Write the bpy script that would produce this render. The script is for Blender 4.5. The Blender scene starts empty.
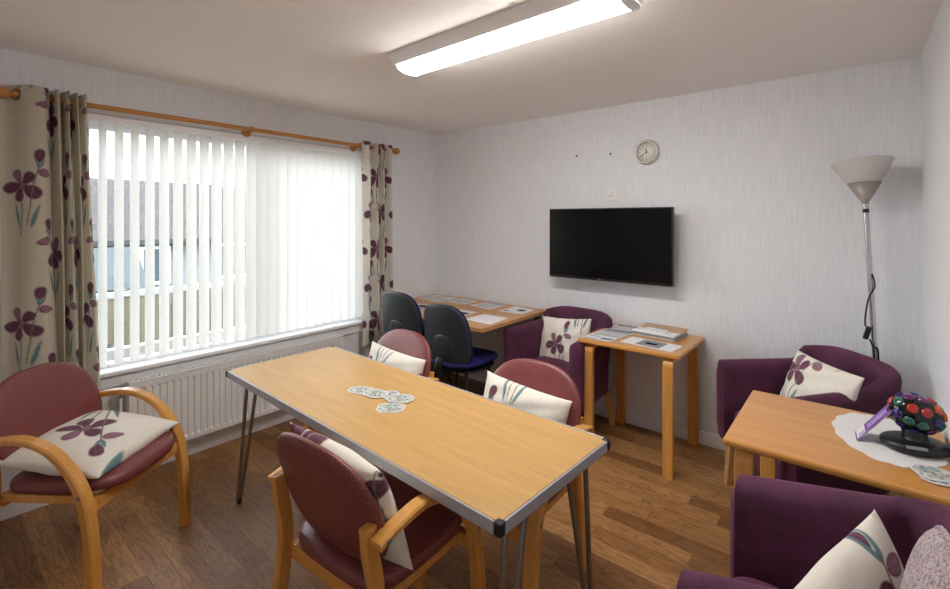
import bpy, bmesh, math, random
import numpy as np
from mathutils import Vector, Matrix, Euler
random.seed(7)
rng = np.random.RandomState(5)
S = bpy.context.scene
COL = S.collection
PI = math.pi
R = math.radians

# ---------------------------------------------------------------- materials
def lin(c):
    return tuple((v/12.92 if v <= .04045 else ((v+.055)/1.055)**2.4) for v in c)
def rgb(r, g, b): return lin((r/255, g/255, b/255))+(1,)

class NT:
    def __init__(s, name):
        s.m = bpy.data.materials.new(name); s.m.use_nodes = True
        s.t = s.m.node_tree; s.t.nodes.clear()
        s.out = s.t.nodes.new('ShaderNodeOutputMaterial')
    def n(s, typ, ins=None, **kw):
        nd = s.t.nodes.new('ShaderNode'+typ)
        for k, v in kw.items(): setattr(nd, k, v)
        for k, v in (ins or {}).items():
            sock = nd.inputs[k]
            if isinstance(v, bpy.types.NodeSocket): s.t.links.new(v, sock)
            else: sock.default_value = v
        return nd
    def math(s, op, a, b=0.0):
        return s.n('Math', {0: a, 1: b}, operation=op).outputs[0]
    def coord(s, scale=(1,1,1), rot=(0,0,0), loc=(0,0,0), kind='Object'):
        c = s.n('TexCoord').outputs[kind]
        return s.n('Mapping', {'Vector': c, 'Scale': scale, 'Rotation': rot, 'Location': loc}).outputs[0]
    def noise(s, vec, scale=5., detail=3., rough=.55, dist=0.):
        return s.n('TexNoise', {'Vector': vec, 'Scale': scale, 'Detail': detail, 'Roughness': rough, 'Distortion': dist}).outputs['Fac']
    def ramp(s, fac, stops):
        r = s.n('ValToRGB', {'Fac': fac}); el = r.color_ramp.elements
        while len(el) < len(stops): el.new(.5)
        for e, (p, c) in zip(el, stops): e.position = p; e.color = c
        return r.outputs[0]
    def mix(s, fac, a, b, bt='MIX'):
        m = s.n('Mix', data_type='RGBA', blend_type=bt)
        for i, v in ((0, fac), (6, a), (7, b)):
            if isinstance(v, bpy.types.NodeSocket): s.t.links.new(v, m.inputs[i])
            else: m.inputs[i].default_value = v
        return m.outputs[2]
    def bump(s, h, strength=.3, dist=.002):
        return s.n('Bump', {'Height': h, 'Strength': strength, 'Distance': dist}).outputs[0]
    def bsdf(s, color, rough=.5, metal=0., normal=None, **kw):
        ins = {'Base Color': color, 'Roughness': rough, 'Metallic': metal}
        if normal is not None: ins['Normal'] = normal
        ins.update(kw)
        b = s.n('BsdfPrincipled', ins)
        s.t.links.new(b.outputs[0], s.out.inputs[0])
        return b
    def done(s, shader):
        s.t.links.new(shader, s.out.inputs[0]); return s.m

def plain(name, c, rough=.5, metal=0., var=.06, scale=30, **kw):
    k = NT(name)
    nz = k.noise(k.coord(), scale, 3)
    d = tuple(max(0, v*(1-var)) for v in c[:3])+(1,)
    l = tuple(min(1, v*(1+var)) for v in c[:3])+(1,)
    k.bsdf(k.ramp(nz, [(.3, d), (.7, l)]), rough, metal, **kw)
    return k.m

def wood(name, dark, light, axis='X', rough=.35, fine=1., coat=0.):
    k = NT(name)
    sc = {'X': (1.2, 14, 14), 'Y': (14, 1.2, 14), 'Z': (14, 14, 1.2)}[axis]
    v = k.coord(sc)
    a = k.noise(v, 1.3*fine, 4, .6, .6)
    b = k.noise(v, 9*fine, 3, .6)
    f = k.math('ADD', k.math('MULTIPLY', a, .65), k.math('MULTIPLY', b, .35))
    col = k.ramp(f, [(.32, dark), (.66, light)])
    k.bsdf(col, rough, 0, k.bump(b, .08, .001), **{'Coat Weight': coat})
    return k.m

M = {}
def floor_mat():
    k = NT('wood_plank_vinyl')
    xyz = k.n('SeparateXYZ', {0: k.n('TexCoord').outputs['Object']})
    x, y = xyz.outputs[0], xyz.outputs[1]
    W, L = .096, .78
    yr = k.math('DIVIDE', y, W); row = k.math('FLOOR', yr); fy = k.math('FRACT', yr)
    ro = k.n('TexWhiteNoise', {'W': row}, noise_dimensions='1D').outputs['Value']
    xr = k.math('ADD', k.math('DIVIDE', x, L), k.math('MULTIPLY', ro, 7.3))
    cl = k.math('FLOOR', xr); fx = k.math('FRACT', xr)
    idv = k.n('CombineXYZ', {0: cl, 1: row})
    wn = k.n('TexWhiteNoise', {'Vector': idv.outputs[0]}, noise_dimensions='2D')
    pid = wn.outputs['Value']
    gv = k.n('CombineXYZ', {0: k.math('ADD', k.math('MULTIPLY', x, 1.6), k.math('MULTIPLY', pid, 37)), 1: k.math('MULTIPLY', y, 11), 2: k.math('MULTIPLY', pid, 19)}).outputs[0]
    big = k.noise(gv, 1.6, 3, .5, .4)
    rings = k.math('FRACT', k.math('MULTIPLY', big, 9.0))
    tri = k.math('ABSOLUTE', k.math('SUBTRACT', rings, .5))
    gf = k.n('CombineXYZ', {0: k.math('MULTIPLY', x, 5), 1: k.math('MULTIPLY', y, 130), 2: k.math('MULTIPLY', pid, 19)}).outputs[0]
    fine = k.noise(gf, 1.5, 3, .6)
    base = k.ramp(pid, [(0., rgb(130, 88, 50)), (.35, rgb(146, 102, 60)), (.7, rgb(162, 116, 70)), (1., rgb(176, 130, 82))])
    g = k.ramp(tri, [(.02, (.52, .50, .48, 1)), (.2, (.92, .92, .92, 1)), (.5, (1.1, 1.1, 1.1, 1))])
    c1 = k.mix(.75, base, g, 'MULTIPLY')
    g2 = k.ramp(fine, [(.3, (.68, .66, .64, 1)), (.65, (1.12, 1.12, 1.12, 1))])
    c2 = k.mix(.8, c1, g2, 'MULTIPLY')
    ey = k.math('LESS_THAN', k.math('ABSOLUTE', k.math('SUBTRACT', fy, .5)), .488)
    ex = k.math('LESS_THAN', k.math('ABSOLUTE', k.math('SUBTRACT', fx, .5)), .4975)
    e = k.math('MULTIPLY', ex, ey)
    c3 = k.mix(e, k.mix(.5, c2, (.03, .02, .013, 1)), c2)
    k.bsdf(c3, k.n('MapRange', {'Value': fine, 3: .36, 4: .52}).outputs[0], 0, k.bump(fine, .1, .001))
    return k.m

def wallpaper():
    k = NT('white_ribbed_wallpaper')
    c = k.n('TexCoord').outputs['Object']
    v = k.n('Mapping', {'Vector': c, 'Scale': (1, 1, .045)}).outputs[0]
    a = k.noise(v, 120, 2, .6)
    b = k.noise(k.n('Mapping', {'Vector': c, 'Scale': (1, 1, .25)}).outputs[0], 45, 2, .5)
    h = k.math('ADD', a, k.math('MULTIPLY', b, .5))
    col = k.ramp(a, [(.3, rgb(224, 226, 229)), (.7, rgb(236, 238, 241))])
    k.bsdf(col, .75, 0, k.bump(h, .4, .003))
    return k.m

def vinyl(name, c, d):
    k = NT(name)
    co = k.n('TexCoord').outputs['Object']
    v = k.n('Mapping', {'Vector': co, 'Rotation': (R(30), R(30), R(45)), 'Scale': (1, 1, 1)}).outputs[0]
    vo = k.n('TexVoronoi', {'Vector': v, 'Scale': 95., 'Randomness': .25})
    dd = vo.outputs['Distance']
    n1 = k.noise(k.coord(), 8, 3)
    col = k.mix(k.ramp(dd, [(.2, (0, 0, 0, 1)), (.6, (1, 1, 1, 1))]), c, d)
    col = k.mix(k.math('MULTIPLY', n1, .3), col, d)
    k.bsdf(col, .42, 0, k.bump(dd, .35, .002))
    return k.m

def velvet(name, dark, light):
    k = NT(name)
    a = k.noise(k.coord(), 5, 4, .6, .5)
    f = k.noise(k.coord(), 350, 2)
    col = k.ramp(a, [(.35, dark), (.65, light)])
    k.bsdf(col, .85, 0, k.bump(f, .25, .001), **{'Sheen Weight': .35, 'Sheen Roughness': .4, 'Sheen Tint': rgb(190, 120, 160)})
    return k.m

def painted_fabric(name, rough=.9, trans=0.):
    k = NT(name)
    at = k.n('Attribute', attribute_name='pattern').outputs['Color']
    v = k.coord()
    w = k.noise(v, 420, 2)
    slub = k.noise(k.coord((1, 1, 1)), 60, 3)
    col = k.mix(.25, at, k.ramp(slub, [(.3, (.8, .8, .8, 1)), (.7, (1.1, 1.1, 1.1, 1))]), 'MULTIPLY')
    nb = k.bump(w, .3, .001)
    if trans:
        b = k.n('BsdfPrincipled', {'Base Color': col, 'Roughness': rough, 'Normal': nb})
        t = k.n('BsdfTranslucent', {'Color': col})
        return k.done(k.n('MixShader', {0: trans, 1: b.outputs[0], 2: t.outputs[0]}).outputs[0])
    k.bsdf(col, rough, 0, nb)
    return k.m

def mats():
    M['floor'] = floor_mat()
    M['wall'] = wallpaper()
    M['ceiling'] = plain('ceiling_paint', rgb(243, 238, 235), .9, var=.015, scale=60)
    M['gloss_white'] = plain('white_gloss_paint', rgb(240, 240, 242), .35, var=.015)
    M['upvc'] = plain('white_upvc', rgb(240, 240, 242), .3, var=.01)
    M['radiator'] = plain('radiator_enamel', rgb(240, 239, 236), .4, var=.015)
    M['beech'] = wood('beech_bentwood', rgb(198, 136, 62), rgb(224, 164, 86), 'Z', .33, .8, .2)
    M['beech_x'] = wood('honey_wood', rgb(196, 132, 58), rgb(222, 160, 82), 'X', .33, .8, .2)
    M['top_honey'] = wood('honey_tabletop', rgb(194, 132, 62), rgb(212, 152, 80), 'X', .32, 1.4, .25)
    M['pale_leg'] = wood('pale_beech_leg', rgb(190, 146, 92), rgb(214, 172, 118), 'Z', .5)
    M['laminate'] = wood('oak_laminate', rgb(190, 146, 86), rgb(208, 166, 104), 'X', .34, 1.6)
    M['desk'] = wood('beech_laminate', rgb(186, 134, 84), rgb(204, 152, 100), 'X', .4, .6)
    M['pole'] = wood('pine_pole', rgb(168, 108, 48), rgb(200, 140, 72), 'Y', .35)
    M['vinyl'] = vinyl('burgundy_vinyl', rgb(96, 43, 43), rgb(128, 64, 62))
    M['velvet'] = velvet('plum_velvet', rgb(68, 26, 50), rgb(92, 42, 72))
    M['fabric'] = painted_fabric('iris_print_fabric')
    M['drape'] = painted_fabric('iris_print_drape', .9, .22)
    M['alu'] = plain('brushed_aluminium', rgb(176, 178, 184), .42, .3, .03, 80)
    M['steel'] = plain('dull_steel', rgb(146, 138, 128), .35, .7, .05, 40)
    M['chrome'] = plain('satin_chrome', rgb(200, 200, 202), .22, 1., .02, 40)
    M['clock_rim'] = plain('clock_metal', rgb(206, 203, 198), .3, .7, .03, 40)
    M['grey_cup'] = plain('satin_grey_metal', rgb(168, 160, 154), .5, .4, .03, 40)
    M['brass'] = plain('antique_brass', rgb(150, 112, 50), .35, .9, .06, 60)
    M['black'] = plain('black_plastic', rgb(24, 24, 26), .4, var=.1)
    M['gloss_black'] = plain('gloss_black_plastic', rgb(10, 9, 10), .12, var=.1)
    M['screen'] = plain('tv_glass', rgb(5, 5, 6), .2, var=.05, **{'Specular IOR Level': .25})
    M['tv_case'] = plain('tv_case', rgb(16, 16, 17), .3, var=.05)
    M['shell'] = plain('charcoal_chair_shell', rgb(44, 50, 56), .45, var=.06)
    M['blue'] = plain('royal_blue_fabric', rgb(22, 22, 92), .9, var=.15, scale=200)
    M['navy'] = plain('navy_fabric', rgb(26, 34, 78), .9, var=.15, scale=200)
    M['white_plastic'] = plain('white_plastic', rgb(236, 235, 233), .4, var=.01)
    M['dial'] = plain('clock_dial', rgb(236, 234, 226), .5, var=.02)
    M['paper'] = plain('white_paper', rgb(226, 226, 228), .8, var=.015)
    M['paper_grey'] = plain('grey_print', rgb(140, 142, 150), .8, var=.15, scale=120)
    M['paper_dark'] = plain('dark_print', rgb(44, 48, 62), .7, var=.3, scale=90)
    M['paper_cream'] = plain('cream_paper', rgb(214, 204, 190), .8, var=.04)
    M['card'] = plain('buff_card', rgb(190, 158, 128), .75, var=.05)
    M['purple'] = plain('purple_print', rgb(112, 62, 152), .45, var=.06)
    M['lilac'] = plain('lilac_print', rgb(196, 170, 222), .45, var=.04)
    M['doily'] = plain('white_cotton', rgb(226, 224, 224), .9, var=.03, scale=160)
    M['grey_metal'] = plain('grey_powder_coat', rgb(130, 130, 130), .5, var=.03)
    M['dark_wire'] = plain('black_flex', rgb(22, 22, 24), .5)
    # tweed: woven flecks
    k = NT('pink_grey_tweed')
    v = k.n('TexVoronoi', {'Vector': k.coord(), 'Scale': 260.})
    col = k.ramp(k.n('SeparateColor', {0: v.outputs['Color']}).outputs[0], [(0., rgb(120, 108, 122)), (.3, rgb(176, 150, 152)), (.6, rgb(200, 186, 182)), (.85, rgb(150, 146, 160)), (1., rgb(206, 190, 196))])
    k.bsdf(col, .95, 0, k.bump(v.outputs['Distance'], .4, .002)); M['tweed'] = k.m
    # coaster illustration: blotchy blue-green-cream drawing
    k = NT('illustrated_card')
    v = k.n('TexVoronoi', {'Vector': k.coord(), 'Scale': 95.})
    col = k.ramp(k.n('SeparateColor', {0: v.outputs['Color']}).outputs[1], [(0., rgb(96, 112, 122)), (.2, rgb(150, 170, 178)), (.45, rgb(190, 196, 186)), (.65, rgb(172, 176, 140)), (.8, rgb(216, 216, 208)), (.92, rgb(170, 138, 110)), (1., rgb(110, 140, 160))])
    k.bsdf(col, .4); M['card_art'] = k.m
    # blind vane cloth, lets daylight through
    k = NT('blind_cloth')
    w = k.noise(k.coord((1, 1, .3)), 300, 2)
    col = k.ramp(w, [(.3, rgb(242, 240, 236)), (.7, rgb(249, 247, 243))])
    d = k.n('BsdfDiffuse', {'Color': col}); t = k.n('BsdfTranslucent', {'Color': col})
    M['vane'] = k.done(k.n('MixShader', {0: .52, 1: d.outputs[0], 2: t.outputs[0]}).outputs[0])
    # frosted lamp glass
    k = NT('frosted_glass')
    d = k.n('BsdfPrincipled', {'Base Color': rgb(244, 240, 236), 'Roughness': .4}); t = k.n('BsdfTranslucent', {'Color': rgb(246, 242, 238)})
    M['frost'] = k.done(k.n('MixShader', {0: .5, 1: d.outputs[0], 2: t.outputs[0]}).outputs[0])
    # window pane
    k = NT('window_glass')
    tr = k.n('BsdfTransparent', {'Color': (.96, .98, .98, 1)}); g = k.n('BsdfGlossy', {'Roughness': .02})
    fr = k.n('Fresnel', {'IOR': 1.45})
    M['pane'] = k.done(k.n('MixShader', {0: fr.outputs[0], 1: tr.outputs[0], 2: g.outputs[0]}).outputs[0])
    # clock glass shares it; lamp diffuser
    k = NT('lit_diffuser')
    M['lit'] = k.done(k.n('Emission', {'Color': (1., .97, .94, 1), 'Strength': LAMP}).outputs[0])
    for n, c in (('red', (170, 34, 20)), ('orange', (196, 84, 34)), ('green', (14, 92, 80)), ('blue', (34, 30, 110)), ('violet', (96, 30, 90))):
        k = NT(n+'_lens'); k.bsdf(rgb(*c), .12, 0, **{'Coat Weight': .4}); M['lens_'+n] = k.m
    # outside
    M['roof'] = roof_mat()
    M['render'] = plain('pale_render', rgb(118, 118, 120), .9, var=.04)
    M['out_glass'] = plain('dark_house_glass', rgb(60, 70, 80), .2)
    M['shed'] = plain('grey_blue_shed_paint', rgb(44, 52, 56), .7, var=.08)
    M['fence'] = wood('weathered_fence', rgb(66, 60, 46), rgb(84, 76, 62), 'Z', .8)
    M['fence_pale'] = plain('painted_fence_rail', rgb(118, 122, 124), .7, var=.04)
    M['grass'] = plain('lawn_green', rgb(40, 48, 34), .95, var=.3, scale=12)
    M['leafdark'] = plain('leaf_green', rgb(30, 46, 44), .8, var=.4, scale=14)
    M['leafgrey'] = plain('leaf_grey_green', rgb(56, 70, 70), .8, var=.4, scale=14)
    M['stem'] = plain('brown_stem', rgb(84, 62, 44), .9)
    M['terracotta'] = plain('plant_pot', rgb(88, 110, 140), .6)

def roof_mat():
    k = NT('brown_roof_tiles')
    b = k.n('TexBrick', {'Vector': k.coord((1, 1, 1), (0, 0, R(90))), 'Color1': rgb(38, 33, 33), 'Color2': rgb(48, 42, 41), 'Mortar': rgb(22, 19, 19), 'Scale': 1., 'Mortar Size': .025, 'Brick Width': .3, 'Row Height': .25})
    k.bsdf(b.outputs[0], .85)
    return k.m

# ---------------------------------------------------------------- mesh builder
class MB:
    def __init__(s): s.v = []; s.f = []; s.mi = []; s.sm = []
    def add(s, vs, fs, mi=0, smooth=False):
        o = len(s.v); s.v += [tuple(v) for v in vs]
        for f in fs: s.f.append(tuple(i+o for i in f)); s.mi.append(mi); s.sm.append(smooth)
    def box(s, c, d, mi=0, rot=None, bev=0.):
        bm = bmesh.new(); bmesh.ops.create_cube(bm, size=1)
        bmesh.ops.scale(bm, vec=d, verts=bm.verts)
        if bev: bmesh.ops.bevel(bm, geom=bm.edges[:], offset=min(bev, min(d)*.45), segments=2, affect='EDGES', profile=.5)
        if rot is not None: bmesh.ops.rotate(bm, cent=(0, 0, 0), matrix=Euler(rot).to_matrix(), verts=bm.verts)
        bm.verts.ensure_lookup_table()
        s.add([v.co+Vector(c) for v in bm.verts], [[v.index for v in f.verts] for f in bm.faces], mi)
        bm.free()
    def cyl(s, a, b, r, mi=0, seg=14, r2=None, caps=True):
        s.tube([a, b], [r, r if r2 is None else r2], mi, seg, caps)
    def tube(s, pts, r, mi=0, seg=10, caps=True):
        pts = [Vector(p) for p in pts]; n = len(pts)
        rs = list(r) if hasattr(r, '__len__') else [r]*n
        T = []
        for i in range(n):
            t = pts[min(i+1, n-1)]-pts[max(i-1, 0)]; T.append(t.normalized())
        u = T[0].orthogonal().normalized(); vs = []
        for i in range(n):
            u = (u-T[i]*u.dot(T[i])).normalized(); w = T[i].cross(u)
            vs += [pts[i]+(u*math.cos(a)+w*math.sin(a))*rs[i] for a in (2*PI*k/seg for k in range(seg))]
        fs = [(i*seg+k, i*seg+(k+1) % seg, (i+1)*seg+(k+1) % seg, (i+1)*seg+k) for i in range(n-1) for k in range(seg)]
        s.add(vs, fs, mi, True)
        if caps: s.add(vs[:seg], [tuple(reversed(range(seg)))], mi); s.add(vs[-seg:], [tuple(range(seg))], mi)
    def lathe(s, prof, mi=0, seg=32, c=(0, 0, 0), axis='Z', smooth=True):
        vs = []
        for r, h in prof:
            for k in range(seg):
                a = 2*PI*k/seg; p = (r*math.cos(a), r*math.sin(a), h)
                if axis == 'Y': p = (p[0], p[2], p[1])
                if axis == 'X': p = (p[2], p[0], p[1])
                vs.append((p[0]+c[0], p[1]+c[1], p[2]+c[2]))
        n = len(prof)
        fs = [(i*seg+k, i*seg+(k+1) % seg, (i+1)*seg+(k+1) % seg, (i+1)*seg+k) for i in range(n-1) for k in range(seg)]
        if prof[0][0] > 1e-5: fs.append(tuple(range(seg)))
        if prof[-1][0] > 1e-5: fs.append(tuple((n-1)*seg+k for k in range(seg)))
        s.add(vs, fs, mi, smooth)
    def ribbon(s, pts, side, w, th, mi=0, bev=.004):
        """rectangular section swept along pts lying in a plane with normal `side`"""
        pts = [Vector(p) for p in pts]; side = Vector(side).normalized(); n = len(pts)
        ws = w if hasattr(w, '__len__') else [w]*n
        ths = th if hasattr(th, '__len__') else [th]*n
        vs = []
        for i in range(n):
            t = (pts[min(i+1, n-1)]-pts[max(i-1, 0)]).normalized(); nn = t.cross(side).normalized()
            a, b = ws[i]/2, ths[i]/2; e = min(bev, a*.4, b*.6)
            for x, y in ((-a+e, -b), (a-e, -b), (a, -b+e), (a, b-e), (a-e, b), (-a+e, b), (-a, b-e), (-a, -b+e)):
                vs.append(pts[i]+side*x+nn*y)
        fs = [(i*8+k, i*8+(k+1) % 8, (i+1)*8+(k+1) % 8, (i+1)*8+k) for i in range(n-1) for k in range(8)]
        fs += [tuple(reversed(range(8))), tuple((n-1)*8+k for k in range(8))]
        s.add(vs, fs, mi)
    def pad(s, outline, t, deform=None, nr=9, seg=56, p=3.2, mi=0, puff=0.):
        """closed pad in local xy (thickness z): outline(theta)->(x,y)"""
        ring = [outline(2*PI*k/seg) for k in range(seg)]
        vs = []; fs = []
        ss = [math.sin(PI/2*i/nr) for i in range(1, nr+1)]
        def prof(q): return t/2*max(0, 1-q**p)**(1/p)
        tops = []
        for sign in (1, -1):
            base = len(vs); vs.append((0, 0, sign*(t/2+puff)))
            rings = ss if sign == 1 else ss[:-1]
            for q in rings:
                for (x, y) in ring: vs.append((x*q, y*q, sign*(prof(q)+puff*(1-q*q))))
            tops.append(base)
            m = len(rings)
            for k in range(seg):
                k2 = (k+1) % seg
                tri = (base, base+1+k, base+1+k2); fs.append(tri if sign == 1 else tri[::-1])
                for j in range(m-1):
                    qd = (base+1+j*seg+k, base+1+(j+1)*seg+k, base+1+(j+1)*seg+k2, base+1+j*seg+k2)
                    fs.append(qd if sign == 1 else qd[::-1])
        a = tops[0]+1+(nr-1)*seg; b = tops[1]+1+(nr-2)*seg
        for k in range(seg):
            k2 = (k+1) % seg; fs.append((a+k, b+k, b+k2, a+k2))
        if deform: vs = [deform(*v) for v in vs]
        s.add(vs, fs, mi, True)
    def xf(s, mat, start=0):
        s.v = s.v[:start]+[tuple(mat @ Vector(v)) for v in s.v[start:]]
        return s
    def build(s, name, mat, parent=None, loc=None, rot=None):
        me = bpy.data.meshes.new(name); me.from_pydata(s.v, [], s.f)
        ms = mat if isinstance(mat, (list, tuple)) else [mat]
        for m in ms: me.materials.append(m)
        me.polygons.foreach_set('material_index', s.mi); me.polygons.foreach_set('use_smooth', s.sm)
        me.update()
        o = bpy.data.objects.new(name, me); COL.objects.link(o)
        if parent is not None: o.parent = parent
        if loc is not None: o.location = loc
        if rot is not None: o.rotation_euler = rot
        return o

def tag(o, label=None, cat=None, group=None, kind=None):
    if label: o['label'] = label
    if cat: o['category'] = cat
    if group: o['group'] = group
    if kind: o['kind'] = kind
    return o
def thing(name, label, cat, loc=(0, 0, 0), rz=0., group=None):
    o = bpy.data.objects.new(name, None); COL.objects.link(o)
    o.location = loc; o.rotation_euler = (0, 0, rz); o.empty_display_size = .1
    return tag(o, label, cat, group)
def copy_tree(o, parent=None):
    c = o.copy(); COL.objects.link(c)
    if parent is not None: c.parent = parent
    for ch in list(o.children): copy_tree(ch, c)
    return c
def superell(w, h, et=2.6, eb=2.6):
    def f(a):
        c, s_ = math.cos(a), math.sin(a); e = et if s_ >= 0 else eb
        # blend exponent so that the sides stay continuous
        return (math.copysign(abs(c)**(2/e), c)*w/2, math.copysign(abs(s_)**(2/e), s_)*h/2)
    return f

# ---------------------------------------------------------------- printed fabric
CREAM = np.array(lin((232/255, 226/255, 214/255)))
PLUM = np.array(lin((104/255, 58/255, 78/255)))
DEEP = np.array(lin((70/255, 34/255, 52/255)))
MAUVE = np.array(lin((150/255, 106/255, 124/255)))
TEAL = np.array(lin((104/255, 138/255, 146/255)))
STEM = np.array(lin((120/255, 112/255, 104/255)))
def motif_shapes():
    sh = []
    def petal(x, y, a, l, w, kind): sh.append(('p', x, y, R(a), l, w, kind))
    # iris bloom: six petals about (0,0)
    petal(-.048, -.010, 200, .047, .030, 'd'); petal(.050, -.030, -35, .048, .033, 'd')
    petal(-.012, -.050, 255, .038, .028, 'd'); petal(-.022, .046, 112, .040, .026, 'm')
    petal(.034, .034, 48, .038, .027, 'd'); petal(.006, -.002, 80, .028, .021, 'm')
    # bud above right, with sepals
    petal(.082, .150, 78, .038, .024, 'd'); petal(.074, .112, 105, .030, .008, 't'); petal(.092, .114, 62, .028, .008, 't')
    # stems and leaves
    sh.append(('s', [(.080, .10), (.060, .02), (.045, -.10), (.030, -.20)], .0022))
    sh.append(('s', [(0, -.05), (.006, -.14), (-.004, -.26)], .0022))
    petal(.066, -.150, 74, .075, .010, 't'); petal(-.026, -.150, 104, .072, .009, 't')
    # drifting petal
    petal(.10, -.285, 12, .036, .021, 'm')
    return sh
SHAPES = motif_shapes()
def seg_dist(px, py, a, b):
    ax, ay = a; bx, by = b; dx, dy = bx-ax, by-ay
    t = np.clip(((px-ax)*dx+(py-ay)*dy)/(dx*dx+dy*dy), 0, 1)
    return np.hypot(px-ax-t*dx, py-ay-t*dy)
def iris_print(u, v, W=.42, H=.70, scale=1., base=CREAM):
    """colour of the printed cloth at fabric coordinates u, v (metres)"""
    col = np.repeat(base[None, :], len(u), 0).copy()
    wob = .004*np.sin(u*47+v*31)+.003*np.sin(v*83-u*29)
    for (ox, oy, flip) in ((.10, .30, 1), (.10+W/2, .30+H/2, -1)):
        for sh in SHAPES:
            if sh[0] == 's':
                pts = sh[1]; mx = sum(p[0] for p in pts)/len(pts)*flip; my = sum(p[1] for p in pts)/len(pts)
            else: mx, my = sh[1]*flip, sh[2]
            du = ((u/scale-ox-mx+W/2) % W)-W/2+mx; dv = ((v/scale-oy-my+H/2) % H)-H/2+my; wob2 = wob
            if sh[0] == 's':
                d = np.full(len(u), 9.)
                for a, b in zip(pts[:-1], pts[1:]): d = np.minimum(d, seg_dist(du, dv, (a[0]*flip, a[1]), (b[0]*flip, b[1])))
                k = np.clip((sh[2]*1.7-d)/.0015, 0, 1)[:, None]; col = col*(1-k)+STEM*k
            else:
                _, x, y, a, l, w, kind = sh; x *= flip
                if flip < 0: a = PI-a
                qx = du-x; qy = dv-y+wob*.5
                lx = qx*math.cos(a)+qy*math.sin(a); ly = -qx*math.sin(a)+qy*math.cos(a)
                ww = w*(1+.35*lx/l) if kind != 't' else w*np.clip(1-.5*(lx/l), .2, 2)
                e = np.sqrt((lx/l)**2+(ly/ww)**2)
                k = np.clip((1-e)/(.16 if kind != 't' else .3), 0, 1)[:, None]
                if kind == 't': c = np.repeat(TEAL[None, :], len(u), 0)*(1-.12*np.clip(e, 0, 1))[:, None]
                else:
                    inner = PLUM if kind == 'd' else MAUVE
                    m = np.clip((e-.74)/.12, 0, 1)[:, None]
                    vein = (np.clip(np.sin(ly/w*9+lx*60)-.55, 0, 1)*.7)[:, None]
                    c = inner*(1-m)+DEEP*m; c = c*(1-vein)+(DEEP if kind == 'm' else MAUVE)*vein
                col = col*(1-k)+c*k
    return col
def set_pattern(o, col):
    at = o.data.color_attributes.new('pattern', 'FLOAT_COLOR', 'POINT')
    buf = np.ones((len(col), 4), np.float32); buf[:, :3] = col
    at.data.foreach_set('color', buf.ravel())

def cushion(label, c, right, up, w=.43, h=.36, t=.13, uv=(0, 0), rot=0., mat=None, group='iris print cushions', name='patterned_cushion', N=112, scale=.95, sag=.0, base=None):
    r = Vector(right).normalized(); u = Vector(up); u = (u-r*u.dot(r)).normalized(); n = r.cross(u)
    g = np.linspace(-1, 1, N+1)
    A, B = np.meshgrid(g, g, indexing='ij')
    prof = (np.clip(1-np.abs(A)**2.4, 0, 1)**.52)*(np.clip(1-np.abs(B)**2.4, 0, 1)**.52)
    # seams bow in between the corners
    X = A*w/2*(1-.055*(1-B**2)*np.abs(A)**3); Y = B*h/2*(1-.055*(1-A**2)*np.abs(B)**3)
    wr = .004*np.sin(A*9+B*4)*prof+.003*np.sin(B*13-A*6)*prof+.006*np.sin((A+B)*5)*(np.abs(A*B)**2)
    Z = prof*t/2
    Yd = Y-sag*prof*0
    top = np.stack([X, Yd, Z+wr], -1).reshape(-1, 3); bot = np.stack([X, Yd, -Z*.85+wr*.5], -1).reshape(-1, 3)
    edge = (np.isclose(np.abs(A), 1) | np.isclose(np.abs(B), 1)).reshape(-1)
    m = N+1; idx = np.arange(m*m)
    bmap = np.where(edge, idx, 0); cnt = m*m; keep = []
    for i in range(m*m):
        if not edge[i]: bmap[i] = cnt; cnt += 1; keep.append(i)
    vs = np.concatenate([top, bot[keep]]); fs = []
    for i in range(N):
        for j in range(N):
            q = (i*m+j, (i+1)*m+j, (i+1)*m+j+1, i*m+j+1); fs.append(q)
            fs.append(tuple(int(bmap[k]) for k in q[::-1]))
    mb = MB(); mb.add(vs.tolist(), fs, 0, True)
    o = mb.build(name, mat or M['fabric'])
    mtx = Matrix((r, u, n)).transposed().to_4x4(); mtx.translation = Vector(c); o.matrix_world = mtx
    if mat is None:
        uu, vv = vs[:, 0], vs[:, 1]; ca, sa = math.cos(rot), math.sin(rot)
        pu = uu*ca-vv*sa+uv[0]; pv = uu*sa+vv*ca+uv[1]
        set_pattern(o, iris_print(pu, pv, scale=scale, base=CREAM if base is None else base))
    tag(o, label, 'cushion', group)
    return o

# ---------------------------------------------------------------- room
LAMP = 26.
mats()
RX, H, RY = 3.615, 2.4, -3.95          # right wall, ceiling height, rear wall
WY0, WY1, WZ0, WZ1 = -2.93, -.86, .645, 2.135   # window opening in the left wall
def structure(name, mb, mat, parent=None):
    o = mb.build(name, mat, parent)
    if parent is None: o['kind'] = 'structure'
    return o
mb = MB(); mb.box((RX/2, RY/2, -.05), (RX+.3, -RY+.3, .1)); structure('floor', mb, M['floor'])
mb = MB(); mb.box((RX/2, RY/2, H+.05), (RX+.3, -RY+.3, .1)); structure('ceiling', mb, M['ceiling'])
T = .24
mb = MB()
mb.box((-T/2, (RY+WY0)/2, H/2), (T, WY0-RY, H)); mb.box((-T/2, WY1/2+.1, H/2), (T, -WY1+.2, H))
mb.box((-T/2, (WY0+WY1)/2, WZ0/2), (T, WY1-WY0, WZ0)); mb.box((-T/2, (WY0+WY1)/2, (WZ1+H)/2), (T, WY1-WY0, H-WZ1))
structure('wall_left', mb, M['wall'])
mb = MB(); mb.box((RX/2, .1, H/2), (RX, .2, H)); structure('wall_back', mb, M['wall'])
mb = MB(); mb.box((RX+.1, RY/2, H/2), (.2, -RY+.4, H)); structure('wall_right', mb, M['wall'])
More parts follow.
